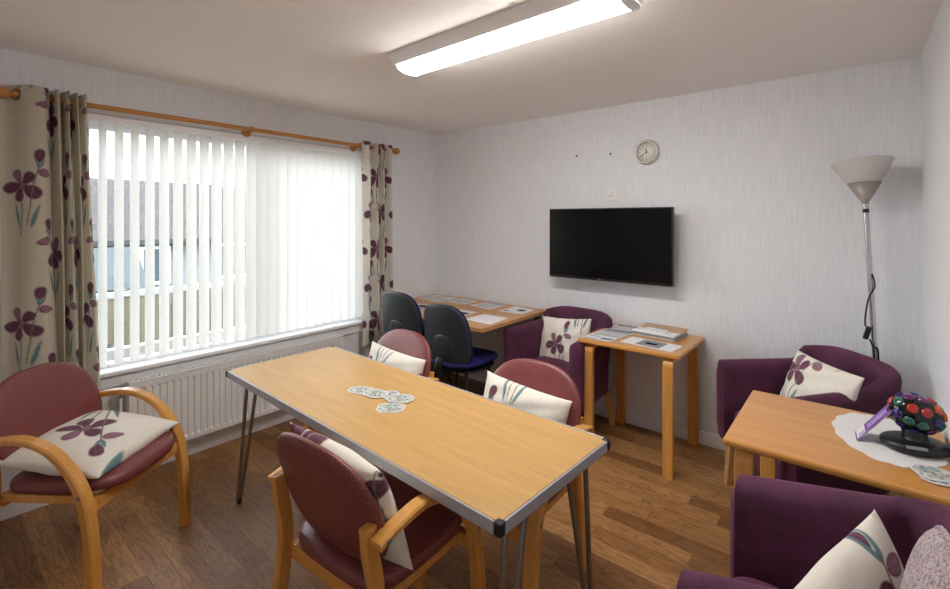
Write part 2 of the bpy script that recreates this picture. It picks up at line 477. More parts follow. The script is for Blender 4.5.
mb = MB(); mb.box((RX/2, RY-.1, H/2), (RX+.4, .2, H)); structure('wall_rear', mb, M['wall'])
def skirting(name, c, d):
    mb = MB(); mb.box(c, d, bev=.006); structure(name, mb, M['gloss_white'])
skirting('baseboard_left', (.009, RY/2, .05), (.018, -RY, .1))
skirting('baseboard_back', (RX/2+.009, -.009, .046), (RX-.04, .018, .092))
skirting('baseboard_right', (RX-.009, RY/2, .046), (.018, -RY-.04, .092))

# window with frame, mullion, panes and sill
win = thing('window_1', 'wide white double glazed window behind the vertical blind', 'window', (-T, (WY0+WY1)/2, WZ0)); win['kind'] = 'structure'
wl, wh = WY1-WY0, WZ1-WZ0
mb = MB(); fw_ = .06
mb.box((.035, 0, fw_/2+.02), (.07, wl, fw_), bev=.006); mb.box((.035, 0, wh-fw_/2), (.07, wl, fw_), bev=.006)
mb.box((.035, -wl/2+fw_/2, wh/2), (.07, fw_, wh), bev=.006); mb.box((.035, wl/2-fw_/2, wh/2), (.07, fw_, wh), bev=.006)
mb.build('window_frame', M['upvc'], win)
ps = (-wl/2+fw_, .15, wl/2-fw_)
mb = MB(); mb.box((.035, .15, wh/2), (.07, .07, wh-.1), bev=.006); mb.build('mullion', M['upvc'], win)
for a, b in zip(ps[:-1], ps[1:]):
    mb = MB(); mb.box((.035, (a+b)/2, wh/2), (.006, b-a, wh-.12)); mb.build('pane', M['pane'], win)
mb = MB(); mb.box((.142, 0, -.010), (.28, wl-.004, .026), bev=.008); mb.build('window_sill', M['gloss_white'], win)
mb = MB(); mb.box((.008, (WY0+WY1)/2+.03, .582), (.016, wl+.04, .062), bev=.004); o = structure('trim_1', mb, M['gloss_white'])

# vertical blind
bl = thing('vertical_blind', 'cream vertical blind hanging across the wide window', 'blind', (-.012, (WY0+WY1)/2, WZ0+.03))
mb = MB(); mb.box((0, 0, 1.435), (.045, wl-.03, .04), bev=.006); mb.build('headrail', M['gloss_white'], bl)
pitch = .077; nv = int((wl-.06)/pitch)
bottoms = []
def vane_mesh():
    mb = MB(); hw = .0445; n = 8; vs = []
    for z in (.004, .02, 1.41):
        for k in range(n+1):
            q = k/n*2-1; vs.append((.017*(1-q*q), q*hw, z))
    m = n+1
    mb.add(vs, [(j*m+k, j*m+k+1, (j+1)*m+k+1, (j+1)*m+k) for j in range(2) for k in range(n)], 0, True)
    mb.box((.009, 0, 1.415), (.008, .02, .02))
    return mb
first = None
for i in range(nv):
    y = -wl/2+.05+i*pitch
    ang = R(-(77-min(17, i*1.0)+random.uniform(-1.5, 1.5)))
    if first is None: o = first = vane_mesh().build('vane', M['vane'], bl)
    else: o = first.copy(); COL.objects.link(o)
    o.location = (0, y, 0); o.rotation_euler = (0, 0, ang)
    bottoms.append((y, ang))
for sgn in (1, -1):
    mb = MB()
    for (y, a), (y2, a2) in zip(bottoms[:-1], bottoms[1:]):
        p = Vector((math.sin(-a)*sgn*.040, y+math.cos(a)*sgn*.040, .018)); q = Vector((math.sin(-a2)*sgn*.040, y2+math.cos(a2)*sgn*.040, .018))
        mb.tube([p.lerp(q, t)-Vector((0, 0, .020*4*t*(1-t))) for t in (0, .25, .5, .75, 1)], .0011, 0, 5)
    mb.build('bead_chain', M['white_plastic'], bl)

# curtain pole
PZ, PX = 2.157, .09
pole = thing('curtain_pole', 'wooden curtain pole with round knobs above the window', 'curtain pole', (0, 0, PZ))
mb = MB(); mb.cyl((PX, -3.10, 0), (PX, -.655, 0), .0145); mb.build('rod', M['pole'], pole)
fin = [(.016, 0), (.02, .004), (.02, .014), (.013, .02), (.012, .028), (.022, .036), (.03, .052), (.03, .066), (.02, .084), (0, .09)]
mb = MB(); mb.lathe([(r, h) for r, h in fin], axis='Y', seg=20, c=(PX, -.66, 0)); mb.build('finial', M['pole'], pole)
mb = MB(); mb.lathe([(r, -h) for r, h in fin], axis='Y', seg=20, c=(PX, -3.09, 0)); mb.build('finial', M['pole'], pole)
for y in (-1.92, -1.02):
    mb = MB(); mb.lathe([(.03, 0), (.032, .012), (.022, .02)], axis='X', seg=18, c=(0, y, -.012)); mb.cyl((.015, y, -.012), (PX-.005, y, -.012), .011)
    mb.lathe([(.015, -.009), (.022, -.007), (.022, .007), (.015, .009)], axis='Y', seg=18, c=(PX, y, 0)); mb.build('bracket', M['pole'], pole)

def curtain(label, path, z0, z1, u0, eyes, base, spread=.04, rep=(.42, .70, 1.)):
    """path: plan polyline of the top; cloth falls straight with a little spread"""
    root = thing('curtain', label, 'curtain', (0, 0, 0), 0, 'iris print curtains')
    P = np.array(path, float)
    # smooth by Catmull-Rom
    out = []
    for i in range(len(P)-1):
        p0, p1, p2, p3 = P[max(i-1, 0)], P[i], P[i+1], P[min(i+2, len(P)-1)]
        for t in np.linspace(0, 1, 14, endpoint=False):
            out.append(.5*((2*p1)+(-p0+p2)*t+(2*p0-5*p1+4*p2-p3)*t*t+(-p0+3*p1-3*p2+p3)*t**3))
    out.append(P[-1]); out = np.array(out)
    s = np.concatenate([[0], np.cumsum(np.hypot(*np.diff(out, axis=0).T))])
    nu = int(s[-1]/.005); su = np.linspace(0, s[-1], nu)
    cx, cy = np.interp(su, s, out[:, 0]), np.interp(su, s, out[:, 1])
    nz = int((z1-z0)/.0055); zz = np.linspace(z1, z0, nz)
    y_0 = cy[0]
    vs = []; U = []; V = []
    for z in zz:
        f = (z1-z)/(z1-z0)
        dx = .010*f*np.sin(su*23+f*2.2); dy = .012*f*np.sin(su*17+f*3)
        vs.append(np.stack([PX+(cx-PX)*(1-.12*f)+dx, y_0+(cy-y_0)*(1+spread*f)+dy, np.full(nu, z)+.004*np.sin(su*30)*(f > .98)], -1)); U.append(su+u0); V.append(np.full(nu, z))
    vs = np.concatenate(vs); U = np.concatenate(U); V = np.concatenate(V)
    fs = [(i*nu+j, i*nu+j+1, (i+1)*nu+j+1, (i+1)*nu+j) for i in range(nz-1) for j in range(nu-1)]
    mb = MB(); mb.add(vs.tolist(), fs, 0, True)
    o = mb.build('drape', M['drape'], root); set_pattern(o, iris_print(U, V, W=rep[0], H=rep[1], scale=rep[2], base=base))
    for (y, tilt) in eyes:
        mb = MB(); prof = [(.02+.008*math.cos(a), .004*math.sin(a)) for a in np.linspace(0, 2*PI, 9)]
        vs = []; n = 20
        for k in range(n):
            t = 2*PI*k/n
            for a in np.linspace(0, 2*PI, 8, endpoint=False):
                r = .024+.006*math.cos(a); vs.append((r*math.cos(t), .003*math.sin(a), r*math.sin(t)))
        mb.add(vs, [(k*8+j, k*8+(j+1) % 8, ((k+1) % n)*8+(j+1) % 8, ((k+1) % n)*8+j) for k in range(n) for j in range(8)], 0, True)
        mb.build('eyelet', M['brass'], root, (PX, y, PZ), (0, 0, tilt))
    return root
BEIGE = np.array(lin((206/255, 196/255, 176/255)))
# left: one broad front panel, then tight folds
lp = [(.045, -3.150), (.050, -3.125), (.075, -3.10), (.120, -3.075), (.148, -3.04), (.148, -3.0), (.10, -2.972), (.05, -2.968), (.095, -2.955), (.148, -2.945), (.10, -2.93), (.04, -2.922), (.10, -2.914), (.152, -2.902), (.10, -2.892), (.04, -2.884), (.10, -2.876), (.148, -2.866), (.10, -2.857), (.05, -2.85), (.1, -2.842), (.135, -2.832), (.11, -2.822)]
curtain('wide beige curtain with purple irises behind the armchair at the radiator', lp, .42, 2.205, .0, [(-3.095, R(40)), (-2.962, R(5))], BEIGE, .17)
rp = [(.105, -1.0), (.145, -.975), (.135, -.93), (.09, -.905), (.045, -.89), (.09, -.872), (.145, -.855), (.09, -.84), (.045, -.82), (.09, -.80), (.145, -.785), (.09, -.765), (.045, -.745), (.09, -.73), (.14, -.705), (.11, -.675), (.06, -.66)]
curtain('narrow gathered cream iris curtain hanging beside the black office chair back', rp, .455, 2.195, .34, [(-.99, 0), (-.668, 0)], CREAM*.95, .04, (.30, .54, 1.15))

# radiator
rad = thing('radiator', 'white panel radiator under the window', 'radiator', (0, -1.905, 0))
mb = MB(); ry = .725
n = 37; prof = []
for i in range(n):
    y0 = -ry+.03+i*(2*ry-.06)/n; p = (2*ry-.06)/n
    prof += [(.098, y0), (.098, y0+p*.30), (.112, y0+p*.42), (.112, y0+p*.88), (.098, y0+p)]
vs = []
zs = [.14, .165, .18, .525, .54, .57]
for z in zs:
    k = 0 if z in (.14, .165, .54, .57) else 1
    vs += [((.108 if (x > .1 or not k) else x), y, z) for x, y in prof]
m = len(prof)
mb.add(vs, [(j*m+i, j*m+i+1, (j+1)*m+i+1, (j+1)*m+i) for j in range(len(zs)-1) for i in range(m-1)])
mb.box((.100, -ry+.016, .355), (.016, .03, .43), bev=.004); mb.box((.100, ry-.016, .355), (.016, .03, .43), bev=.004)
mb.box((.045, 0, .355), (.012, 2*ry-.02, .43))
mb.build('panel', M['radiator'], rad)
mb = MB()
for i in range(60):
    mb.box((.072, -ry+.03+i*(2*ry-.06)/59, .577), (.05, .010, .004))
mb.box((.103, 0, .577), (.012, 2*ry, .010), bev=.003); mb.box((.043, 0, .577), (.012, 2*ry, .010), bev=.003)
mb.build('top_grille', M['radiator'], rad)
for sgn in (-1, 1):
    mb = MB(); mb.box((.072, sgn*(ry-.003), .36), (.075, .006, .43), bev=.002); mb.build('side_panel', M['radiator'], rad)
mb = MB(); mb.cyl((.07, -ry-.005, .52), (.07, -ry-.045, .52), .011); mb.cyl((.07, -ry-.03, .50), (.07, -ry-.03, .55), .014); mb.build('valve', M['chrome'], rad)
mb = MB(); mb.tube([(.07, -ry-.03, .505), (.07, -ry-.03, .3), (.07, -ry-.03, .0)], .008); mb.build('pipe', M['gloss_white'], rad)
for y in (-.5, .5):
    mb = MB(); mb.box((.021, y, .35), (.038, .04, .3)); mb.build('bracket', M['radiator'], rad)

# ceiling light
cl = thing('ceiling_light', 'long lit fluorescent batten light on the ceiling', 'ceiling light', (2.085, -1.725, H), R(-1.2))
LL = 1.26
mb = MB(); tr = [(-.128, 0), (-.128, -.012), (-.086, -.053), (.086, -.053), (.128, -.012), (.128, 0)]
mb.add([(x, y, z) for x in (-LL/2, LL/2) for y, z in tr], [(k, k+1, 7+k, 6+k) for k in range(5)]+[(5, 0, 6, 11), tuple(range(5, -1, -1)), tuple(range(6, 12))]); mb.build('housing', M['gloss_white'], cl)
mb = MB(); vs = []; n = 12
pr = [(math.cos(PI*k/n)*.078, -.0535-.030*math.sin(PI*k/n)**.6) for k in range(n+1)]
for x in (-LL/2+.022, LL/2-.022): vs += [(x, y, z) for y, z in pr]
m = n+1
mb.add(vs, [(k, k+1, m+k+1, m+k) for k in range(n)]+[tuple(range(m)), tuple(m+k for k in reversed(range(m)))], 0, False)
mb.build('diffuser', M['lit'], cl)
for sgn in (-1, 1):
    mb = MB(); ep = [(math.cos(PI*k/n)*.082, -.0535-.034*math.sin(PI*k/n)**.6) for k in range(n+1)]
    x0, x1 = sgn*(LL/2-.022), sgn*(LL/2-.002)
    mb.add([(x0, y, z) for y, z in ep]+[(x1, y, z) for y, z in ep], [(k, k+1, m+k+1, m+k) for k in range(n)]+[tuple(range(m)), tuple(m+k for k in range(m))])
    mb.build('end_cap', M['white_plastic'], cl)

# television
tv = thing('television', 'black flat screen television on the wall above the plum armchair', 'television', (1.908, 0, 1.342), R(0))
mb = MB(); mb.box((0, -.125, 0), (.958, .045, .545), bev=.006); mb.build('case', M['tv_case'], tv)
mb = MB(); mb.box((0, -.1485, .006), (.938, .003, .515)); mb.build('screen', M['screen'], tv)
mb = MB(); mb.box((0, -.05, 0), (.10, .10, .12), bev=.004); mb.box((0, -.01, 0), (.22, .02, .24)); mb.build('wall_bracket', M['black'], tv)
mb = MB(); mb.box((-.05, -.1485, -.262), (.036, .002, .005)); o = mb.build('logo', M['chrome'], tv); o['label'] = 'small silver maker mark on the lower bezel'

# clock
ck = thing('wall_clock', 'round silver wall clock above the television', 'clock', (2.163, 0, 2.02))
mb = MB(); mb.lathe([(.066, 0), (.093, 0), (.093, -.012), (.088, -.026), (.08, -.032), (.072, -.030), (.067, -.014), (.066, 0)], axis='Y', seg=48); mb.build('rim', M['clock_rim'], ck)
mb = MB(); mb.lathe([(0, -.010), (.069, -.010), (.069, 0)], axis='Y', seg=40); mb.build('dial', M['dial'], ck)
for i in range(12):
    a = 2*PI*(i+1)/12
    cu = bpy.data.curves.new('numeral', 'FONT'); cu.body = str(i+1); cu.size = .017; cu.extrude = .0003; cu.align_x = 'CENTER'; cu.align_y = 'CENTER'
    tmp = bpy.data.objects.new('numeral_curve', cu); COL.objects.link(tmp); bpy.context.view_layer.update()
    me = bpy.data.meshes.new_from_object(tmp.evaluated_get(bpy.context.evaluated_depsgraph_get())); bpy.data.objects.remove(tmp)
    me.materials.clear(); me.materials.append(M['black']); o = bpy.data.objects.new('numeral', me); COL.objects.link(o); o.parent = ck
    o.location = (math.sin(a)*.053, -.0108, math.cos(a)*.053); o.rotation_euler = (PI/2, 0, 0)
def hand(name, ang, l, w):
    mb = MB(); mb.box((0, 0, l/2-.008), (w, .0016, l)); mb.build(name, M['black'], ck, (0, -.0125 if name[0] == 'h' else -.0145, 0), (0, ang, 0))
hand('hour_hand', R(-12), .036, .005); hand('minute_hand', R(238), .056, .0035)
mb = MB(); mb.lathe([(0, -.017), (.004, -.017), (.004, -.010)], axis='Y', seg=12); mb.build('hub', M['black'], ck)

# socket and two leftover screws
so = thing('wall_socket', 'white power socket on the wall above the television', 'power socket', (1.911, 0, 1.714))
mb = MB(); mb.box((0, -.005, 0), (.092, .010, .088), bev=.003); mb.build('faceplate', M['white_plastic'], so)
mb = MB()
mb.box((-.012, -.0102, .016), (.005, .001, .009)); mb.box((-.023, -.0102, -.006), (.008, .001, .005)); mb.box((-.001, -.0102, -.006), (.008, .001, .005)); mb.build('pin_holes', M['black'], so)
mb = MB(); mb.box((.024, -.012, .0), (.012, .006, .022), bev=.001); mb.build('switch', M['white_plastic'], so)
for x in (-.036, .036):
    mb = MB(); mb.cyl((x, -.0095, 0), (x, -.0108, 0), .0035); mb.build('screw', M['steel'], so)
for x, z, lb in ((1.60, 2.043, 'small dark screw in the wall, the one farther from the clock'), (1.887, 2.034, 'small dark screw in the wall, the one nearer the clock')):
    mb = MB(); mb.lathe([(.0045, .006), (.0045, -.006), (.008, -.008), (.007, -.012), (0, -.013)], axis='Y', seg=12); o = mb.build('wall_screw', M['black'], None, (x, 0, z)); tag(o, lb, 'screw', 'wall screws')

# ---------------------------------------------------------------- long folding table
TZ = .715
tb = thing('folding_table', 'long oak laminate folding table with metal edging in the room middle', 'table', (1.688, -2.066, 0), R(-2.4))
L2, W2 = .946, .320
mb = MB(); mb.box((0, 0, TZ-.013), (2*L2-.012, 2*W2-.012, .026)); mb.build('tabletop', M['laminate'], tb)
mb = MB()
def band(a, b, sx, sy):
    mb.box(((a[0]+b[0])/2, (a[1]+b[1])/2, TZ-.0175), (abs(b[0]-a[0])+sx, abs(b[1]-a[1])+sy, .038), bev=.003)
band((-L2+.02, -W2), (L2-.02, -W2), 0, .008); band((-L2+.02, W2), (L2-.02, W2), 0, .008)
band((-L2, -W2+.02), (-L2, W2-.02), .008, 0); band((L2, -W2+.02), (L2, W2-.02), .008, 0)
for y in (-W2+.05, W2-.05): mb.box((0, y, TZ-.04), (2*L2-.3, .03, .025))
for x in (-L2+.22, L2-.22): mb.box((x, 0, TZ-.04), (.05, 2*W2-.06, .025))
mb.build('metal_edging', M['alu'], tb)
for sx in (-1, 1):
    for sy in (-1, 1):
        mb = MB(); mb.box((sx*(L2-.008), sy*(W2-.008), TZ-.0175), (.028, .028, .041), bev=.008); mb.build('corner_cap', M['black'], tb)
        f = (sx*(L2-.050), sy*(W2-.045), .012); mb = MB()
        mb.cyl((f[0]-sx*.008, f[1]-sy*(.16 if sx > 0 else .10), TZ-.03), (f[0], f[1]-sy*.007, f[2]), .0095)
        mb.cyl((f[0], f[1]-sy*.045, TZ-.03), (f[0], f[1]+sy*.007, f[2]), .0095)
        lg = mb.build('leg', M['steel'], tb)
        mb = MB(); mb.lathe([(.011, 0), (.0125, .004), (.0125, .02), (.010, .024)], c=(f[0], f[1], 0), seg=16); mb.build('rubber_foot', M['black'], lg)

def octo(name, label, c, w, h, rz, group, z, mats_=None, cat='coaster'):
    mb = MB(); t = .0022
    def ring(a, b, q): return [(-a+q, -b), (a-q, -b), (a, -b+q), (a, b-q), (a-q, b), (-a+q, b), (-a, b-q), (-a, -b+q)]
    o_ = ring(w/2, h/2, w*.22); i_ = ring(w/2-.006, h/2-.006, w*.2)
    mb.add([(x, y, 0) for x, y in o_]+[(x, y, t) for x, y in o_], [tuple(range(7, -1, -1)), tuple(range(8, 16))]+[(k, (k+1) % 8, 8+(k+1) % 8, 8+k) for k in range(8)], 0)
    mb.add([(x, y, t+.0002) for x, y in i_], [tuple(range(8))], 1)
    o = mb.build(name, mats_ or [M['paper'], M['card_art']], None, (c[0], c[1], z), (0, 0, rz))
    return tag(o, label, cat, group)
CG = 'illustrated coasters on the long table'
octo('coaster', 'pale coaster lying alone at the window side of the long table group', (1.535, -2.068), .125, .09, R(22), CG, TZ+.0003)
octo('coaster', 'coaster overlapping the palest one on the long table', (1.628, -2.055), .12, .09, R(5), CG, TZ+.0030)
octo('coaster', 'dark coaster half covered between two others on the long table', (1.690, -2.015), .11, .08, R(-20), CG, TZ+.0005)
octo('coaster', 'bluish coaster covering the dark one on the long table', (1.762, -2.020), .125, .095, R(32), CG, TZ+.0032)
octo('coaster', 'coaster with brown figures nearest the front armchair on the long table', (1.805, -2.112), .12, .10, R(38), CG, TZ+.0003)

# ---------------------------------------------------------------- burgundy bentwood armchairs
def bez(P, n=20):
    P = [Vector(p) for p in P]; out = []
    for i in range(len(P)-1):
        p0, p1, p2, p3 = P[max(i-1, 0)], P[i], P[i+1], P[min(i+2, len(P)-1)]
        for k in range(n):
            t = k/n; out.append(.5*((2*p1)+(-p0+p2)*t+(2*p0-5*p1+4*p2-p3)*t*t+(-p0+3*p1-3*p2+p3)*t**3))
    out.append(P[-1]); return out
def reception_chair():
    """faces local +y, origin on the floor under the seat"""
    root = thing('bentwood_armchair', 'x', 'armchair', (0, 0, 0), 0, 'burgundy bentwood armchairs')
    mb = MB(); o_ = superell(.485, .485, 3.6, 4.5)
    mb.pad(o_, .075, lambda x, y, z: (x*(1-.06*(y < 0)*abs(y)/.25), y+.005, z+.455-.012*(y/.25 > .55)*((y/.25-.55)/.45)**2*2+.012*(y/.25)-.0), p=3.6)
    mb.build('seat', M['vinyl'], root)
    # backrest : arched panel, curved round the sitter
    w, h = .500, .41
    def bo(a):
        c, s_ = math.cos(a), math.sin(a)
        if s_ >= 0: e = 2.6
        else: e = 3.0
        return (math.copysign(abs(c)**(2/e), c)*w/2*(1 if s_ >= 0 else 1-.10*abs(s_)), math.copysign(abs(s_)**(2/e), s_)*(h*.56 if s_ >= 0 else h*.44))
    def bd(x, y, z):
        zz = .645+y*.955; yy = -.240-(y)*.30+.32*x*x-z
        return (x, yy, zz)
    mb = MB(); mb.pad(bo, .052, bd, p=3.0, puff=.006); mb.build('backrest', M['vinyl'], root)
    for sx in (-1, 1):
        side = (1, 0, 0); xo = sx*.264
        pts = bez([(xo, -.268, .632), (xo, -.18, .652), (xo, -.07, .660), (xo, .035, .624), (xo, .115, .552), (xo, .172, .455), (xo, .197, .34), (xo, .210, .2), (xo, .214, 0)], 8)
        n = len(pts)
        mb = MB(); mb.ribbon(pts, side, .05, [.026+.012*min(1, max(0, (i/n-.35)/.3)) for i in range(n)], bev=.006)
        a = mb.build('arm', M['beech'], root)
        for p in ((xo+sx*.0255, -.242, .640), (xo+sx*.0255, .176, .455)):
            mb = MB(); mb.lathe([(.008, -.001), (.008, .001), (.0, .0015)], axis='X', seg=12, c=p); mb.build('screw_cap', M['steel'], a)
        pts = [(sx*.226, -.262, .668), (sx*.226, -.255, .59), (sx*.229, -.235, .45), (sx*.232, -.262, .22), (sx*.235, -.292, 0)]
        mb = MB(); mb.ribbon(bez(pts, 5), side, .028, .05, bev=.006); mb.build('leg', M['beech'], root)
        mb = MB(); mb.box((sx*.205, -.015, .402), (.022, .42, .034), bev=.004); mb.build('side_rail', M['beech'], root)
    for y, l in ((.180, .50), (-.215, .43)):
        mb = MB(); mb.box((0, y, .392), (l, .022, .05), bev=.004); mb.build('seat_rail', M['beech_x'], root)
    return root
CH = [
    ('burgundy bentwood armchair standing before the beige curtain and radiator', (.735, -2.893), math.atan2(-.8, .6)),
    ('burgundy bentwood armchair with its back to the viewer, tucked under the long table', (2.058, -2.36), R(3)),
    ('burgundy bentwood armchair across the long table in front of the blue office chair', (1.275, -1.835), PI),
    ('burgundy bentwood armchair across the long table nearest the square side table', (2.205, -1.855), PI+R(2)),
]
proto = None
for lb, (x, y), rz in CH:
    if proto is None: o = proto = reception_chair()
    else: o = copy_tree(proto)
    o.location = (x, y, 0); o.rotation_euler = (0, 0, rz); o['label'] = lb

cushion('iris cushion lying nearly flat on the armchair before the radiator', (.715, -2.90, .535), (.62, -.78, -.02), (-.78, -.62, .13), uv=(.16, .34), rot=2.0, w=.49, h=.44, t=.15, scale=1.15)
cushion('iris cushion propped upright in the front armchair seen from behind', (2.085, -2.525, .645), (1, .04, -.05), (-.02, -.36, .93), uv=(.05, .42), rot=.1, w=.47, h=.39, t=.15)
cushion('iris cushion in the burgundy armchair in front of the blue office chair', (1.27, -1.66, .60), (1, 0, -.06), (0, .25, 1), uv=(-.055, .365), rot=.0, w=.47, h=.34)
cushion('iris cushion in the burgundy armchair nearest the square side table', (2.165, -1.66, .60), (1, -.02, -.07), (0, .25, 1), uv=(-.075, .335), rot=.0, w=.47, h=.34)

# ---------------------------------------------------------------- plum tub armchairs
def tub_chair(hw=.315, flare=.02, depth=.56, rise=.025, crest=.095):
    """faces local -y"""
    root = thing('tub_armchair', 'x', 'armchair', (0, 0, 0), 0, 'plum tub armchairs')
    D0, D1, rc = -depth/2, depth/2, .15
    path = []
    for t in np.linspace(0, 1, 22): path.append((-hw-flare*(1-2.6*t), D0+(D1-rc-D0)*t))
    hb = hw-1.6*flare
    for a in np.linspace(PI, PI/2, 9)[1:]: path.append((-hb+rc+rc*math.cos(a), D1-rc+rc*math.sin(a)))
    path += [(x, D1) for x in np.linspace(-hb+rc, hb-rc, 9)[1:-1]]
    for a in np.linspace(PI/2, 0, 9): path.append((hb-rc+rc*math.cos(a), D1-rc+rc*math.sin(a)))
    for t in np.linspace(1, 0, 22)[1:]: path.append((hw+flare*(1-2.6*t), D0+(D1-rc-D0)*t))
    path = [Vector((x, y, 0)) for x, y in path]; n = len(path)
    th = .09; vs = []; m = None
    for i, p in enumerate(path):
        t = (path[min(i+1, n-1)]-path[max(i-1, 0)]).normalized(); nn = Vector((-t.y, t.x, 0))   # outward on this winding
        u = max(0, min(1, (p.y-D1+.165)/.075)); k = u*u*(3-2*u)
        ar = max(0, min(1, (p.y-D0)/.42)); top = .712+rise*ar+crest*k-.045*k*abs(p.x/hw)**3
        lean = .03*k+.005
        sec = []
        th2 = th*(1-.12*k)
        rr = th2*.48
        for (o_, z) in ((-th2, .30), (-th2, .45), (-th2, top-.09), (-th2, top-rr)): sec.append((o_, z))
        for a in np.linspace(PI, 0, 7)[1:-1]: sec.append((-th2/2+math.cos(a)*th2/2, top-rr+math.sin(a)*rr))
        for (o_, z) in ((0, top-rr), (0, top-.09), (0, .45), (0, .265), (-.03, .258), (-th2+.01, .262)): sec.append((o_, z))
        m = len(sec)
        for o_, z in sec:
            q = p+nn*(o_+lean*max(0, (z-.4)/.4)); vs.append((q.x, q.y, z))
    fs = [(i*m+j, (i+1)*m+j, (i+1)*m+(j+1) % m, i*m+(j+1) % m) for i in range(n-1) for j in range(m)]
    mb = MB(); mb.add(vs, fs, 0, True)
    for i, rev in ((0, False), (n-1, True)):
        ring = [vs[i*m+j] for j in range(m)]; c = sum((Vector(v) for v in ring), Vector())/m
        bul = [tuple(Vector(v).lerp(c, .35)+Vector((0, -.016, 0))) for v in ring]
        F = [(j, (j+1) % m, m+(j+1) % m, m+j) for j in range(m)]+[tuple(m+j for j in range(m))]
        if not rev: F = [f[::-1] for f in F]
        mb.add(ring+bul, F, 0, True)
    mb.build('shell', M['velvet'], root)
    mb = MB(); mb.box((0, -.02, .315), (2*hw-.19, depth-.06, .11), bev=.012); mb.build('seat_base', M['velvet'], root)
    mb = MB(); mb.pad(superell(2*hw-.205, depth-.06, 5, 5), .12, lambda x, y, z: (x, y-.045, z+.425), p=3.5, puff=.008); mb.build('seat_cushion', M['velvet'], root)
    for sx in (-1, 1):
        for (y, sp) in ((.045-depth/2, -.02), (depth/2-.08, .055)):
            mb = MB(); x = sx*(hw-.055)
            a = [(x-.024, y-.024, .268), (x+.024, y-.024, .268), (x+.024, y+.024, .268), (x-.024, y+.024, .268)]
            ox = sx*.012
            b = [(x-.016+ox, y-.016+sp, 0), (x+.016+ox, y-.016+sp, 0), (x+.016+ox, y+.016+sp, 0), (x-.016+ox, y+.016+sp, 0)]
            mb.add(a+b, [(0, 1, 2, 3), (7, 6, 5, 4), (0, 4, 5, 1), (1, 5, 6, 2), (2, 6, 7, 3), (3, 7, 4, 0)]); mb.build('leg', M['pale_leg'], root)
    return root
tub = tub_chair()
tub.location = (1.652, -.335, 0); tub.rotation_euler = (0, 0, R(-5)); tub['label'] = 'plum tub armchair between the corner desk and the square side table'
fb = Vector((-.77, -.637, 0)); rb = Vector((.637, -.77, 0))
t2 = copy_tree(tub); t2.location = (3.145, -.470, 0); t2.rotation_euler = (0, 0, math.atan2(fb.y, fb.x)+PI/2); t2['label'] = 'plum tub armchair turned across the corner in front of the floor lamp'
t3 = tub_chair(.305, .01, .50, .095, .03); t3.location = (3.303, -2.025, 0); t3.rotation_euler = (0, 0, R(-92.5)); t3['label'] = 'plum tub armchair holding a tweed cushion, its arm beside the disco light table'
cushion('iris cushion standing squarely in the armchair between desk and side table', (1.632, -.28, .575), (1, -.12, .10), (-.08, .28, 1), uv=(.12, .28), rot=0, w=.46, h=.42, t=.15)
cushion('iris cushion slumped in the corner armchair below the floor lamp', (3.19, -.555, .64), (.64, -.76, -.02), (.25, .20, .94), uv=(.22, .20), rot=.1, w=.43, h=.37, t=.13)
cushion('iris cushion leaning on the arm of the plum armchair by the disco light table', (3.349, -2.085, .585), (.439, .818, .35), (-.282, -.233, .9), uv=(.055, .225), rot=0., w=.42, h=.38, t=.15, N=190)
tw = MB(); tw.pad(superell(.29, .40, 3.4, 3.4), .085, None, p=2.2, puff=.01)
tw.tube([(x*1.0, y*1.0, 0) for x, y in [superell(.294, .404, 3.4, 3.4)(2*PI*k/60) for k in range(61)]], .005, 0, 6, False)
o = tw.build('tweed_cushion', M['tweed']); r_ = Vector((.06, -1, .0)).normalized(); u_ = Vector((.12, .0, 1)); u_ = (u_-r_*u_.dot(r_)).normalized()
m_ = Matrix((r_, u_, r_.cross(u_))).transposed().to_4x4(); m_.translation = (3.466, -2.178, .71); o.matrix_world = m_
tag(o, 'pinkish grey tweed cushion in the plum armchair by the disco light table', 'cushion')

# ---------------------------------------------------------------- square side tables
def side_table(label, x0, x1, y0, y1, z, lx0, lx1):
    cx, cy = (x0+x1)/2, (y0+y1)/2
    root = thing('side_table', label, 'table', (cx, cy, 0), 0, 'square honey wood side tables')
    mb = MB(); mb.box((0, 0, z-.0135), (x1-x0, y1-y0, .027), bev=.009); mb.build('tabletop', M['top_honey'], root)
    mb = MB()
    for y in (-1, 1): mb.box((0, y*((y1-y0)/2-.13), z-.040), (x1-x0-.16, .025, .026))
    mb.build('apron', M['beech_x'], root)
    for lx in (lx0-cx, lx1-cx):
        for sy in (-1, 1):
            yb = sy*((y1-y0)/2-.025); r = .045; zt = z-.027-.0155
            pts = [(lx, yb, 0), (lx, yb, .3), (lx, yb, zt-r)]+[(lx, yb-sy*(r-r*math.cos(a)), zt-r+r*math.sin(a)) for a in np.linspace(0, PI/2, 7)[1:]]+[(lx, yb-sy*(r+.10), zt)]
            mb = MB(); mb.ribbon(pts, (1, 0, 0), .06, .031, bev=.003); mb.build('leg', M['beech'], root)
    return root
SZ = .738
side_table('square honey wood side table with papers, under the television end', 1.91, 2.56, -.605, -.02, SZ, 1.985, 2.49)
RZ = .722
side_table('square honey wood side table holding the disco light by the corner', 2.968, 3.60, -1.525, -.885, RZ, 3.035, 3.53)

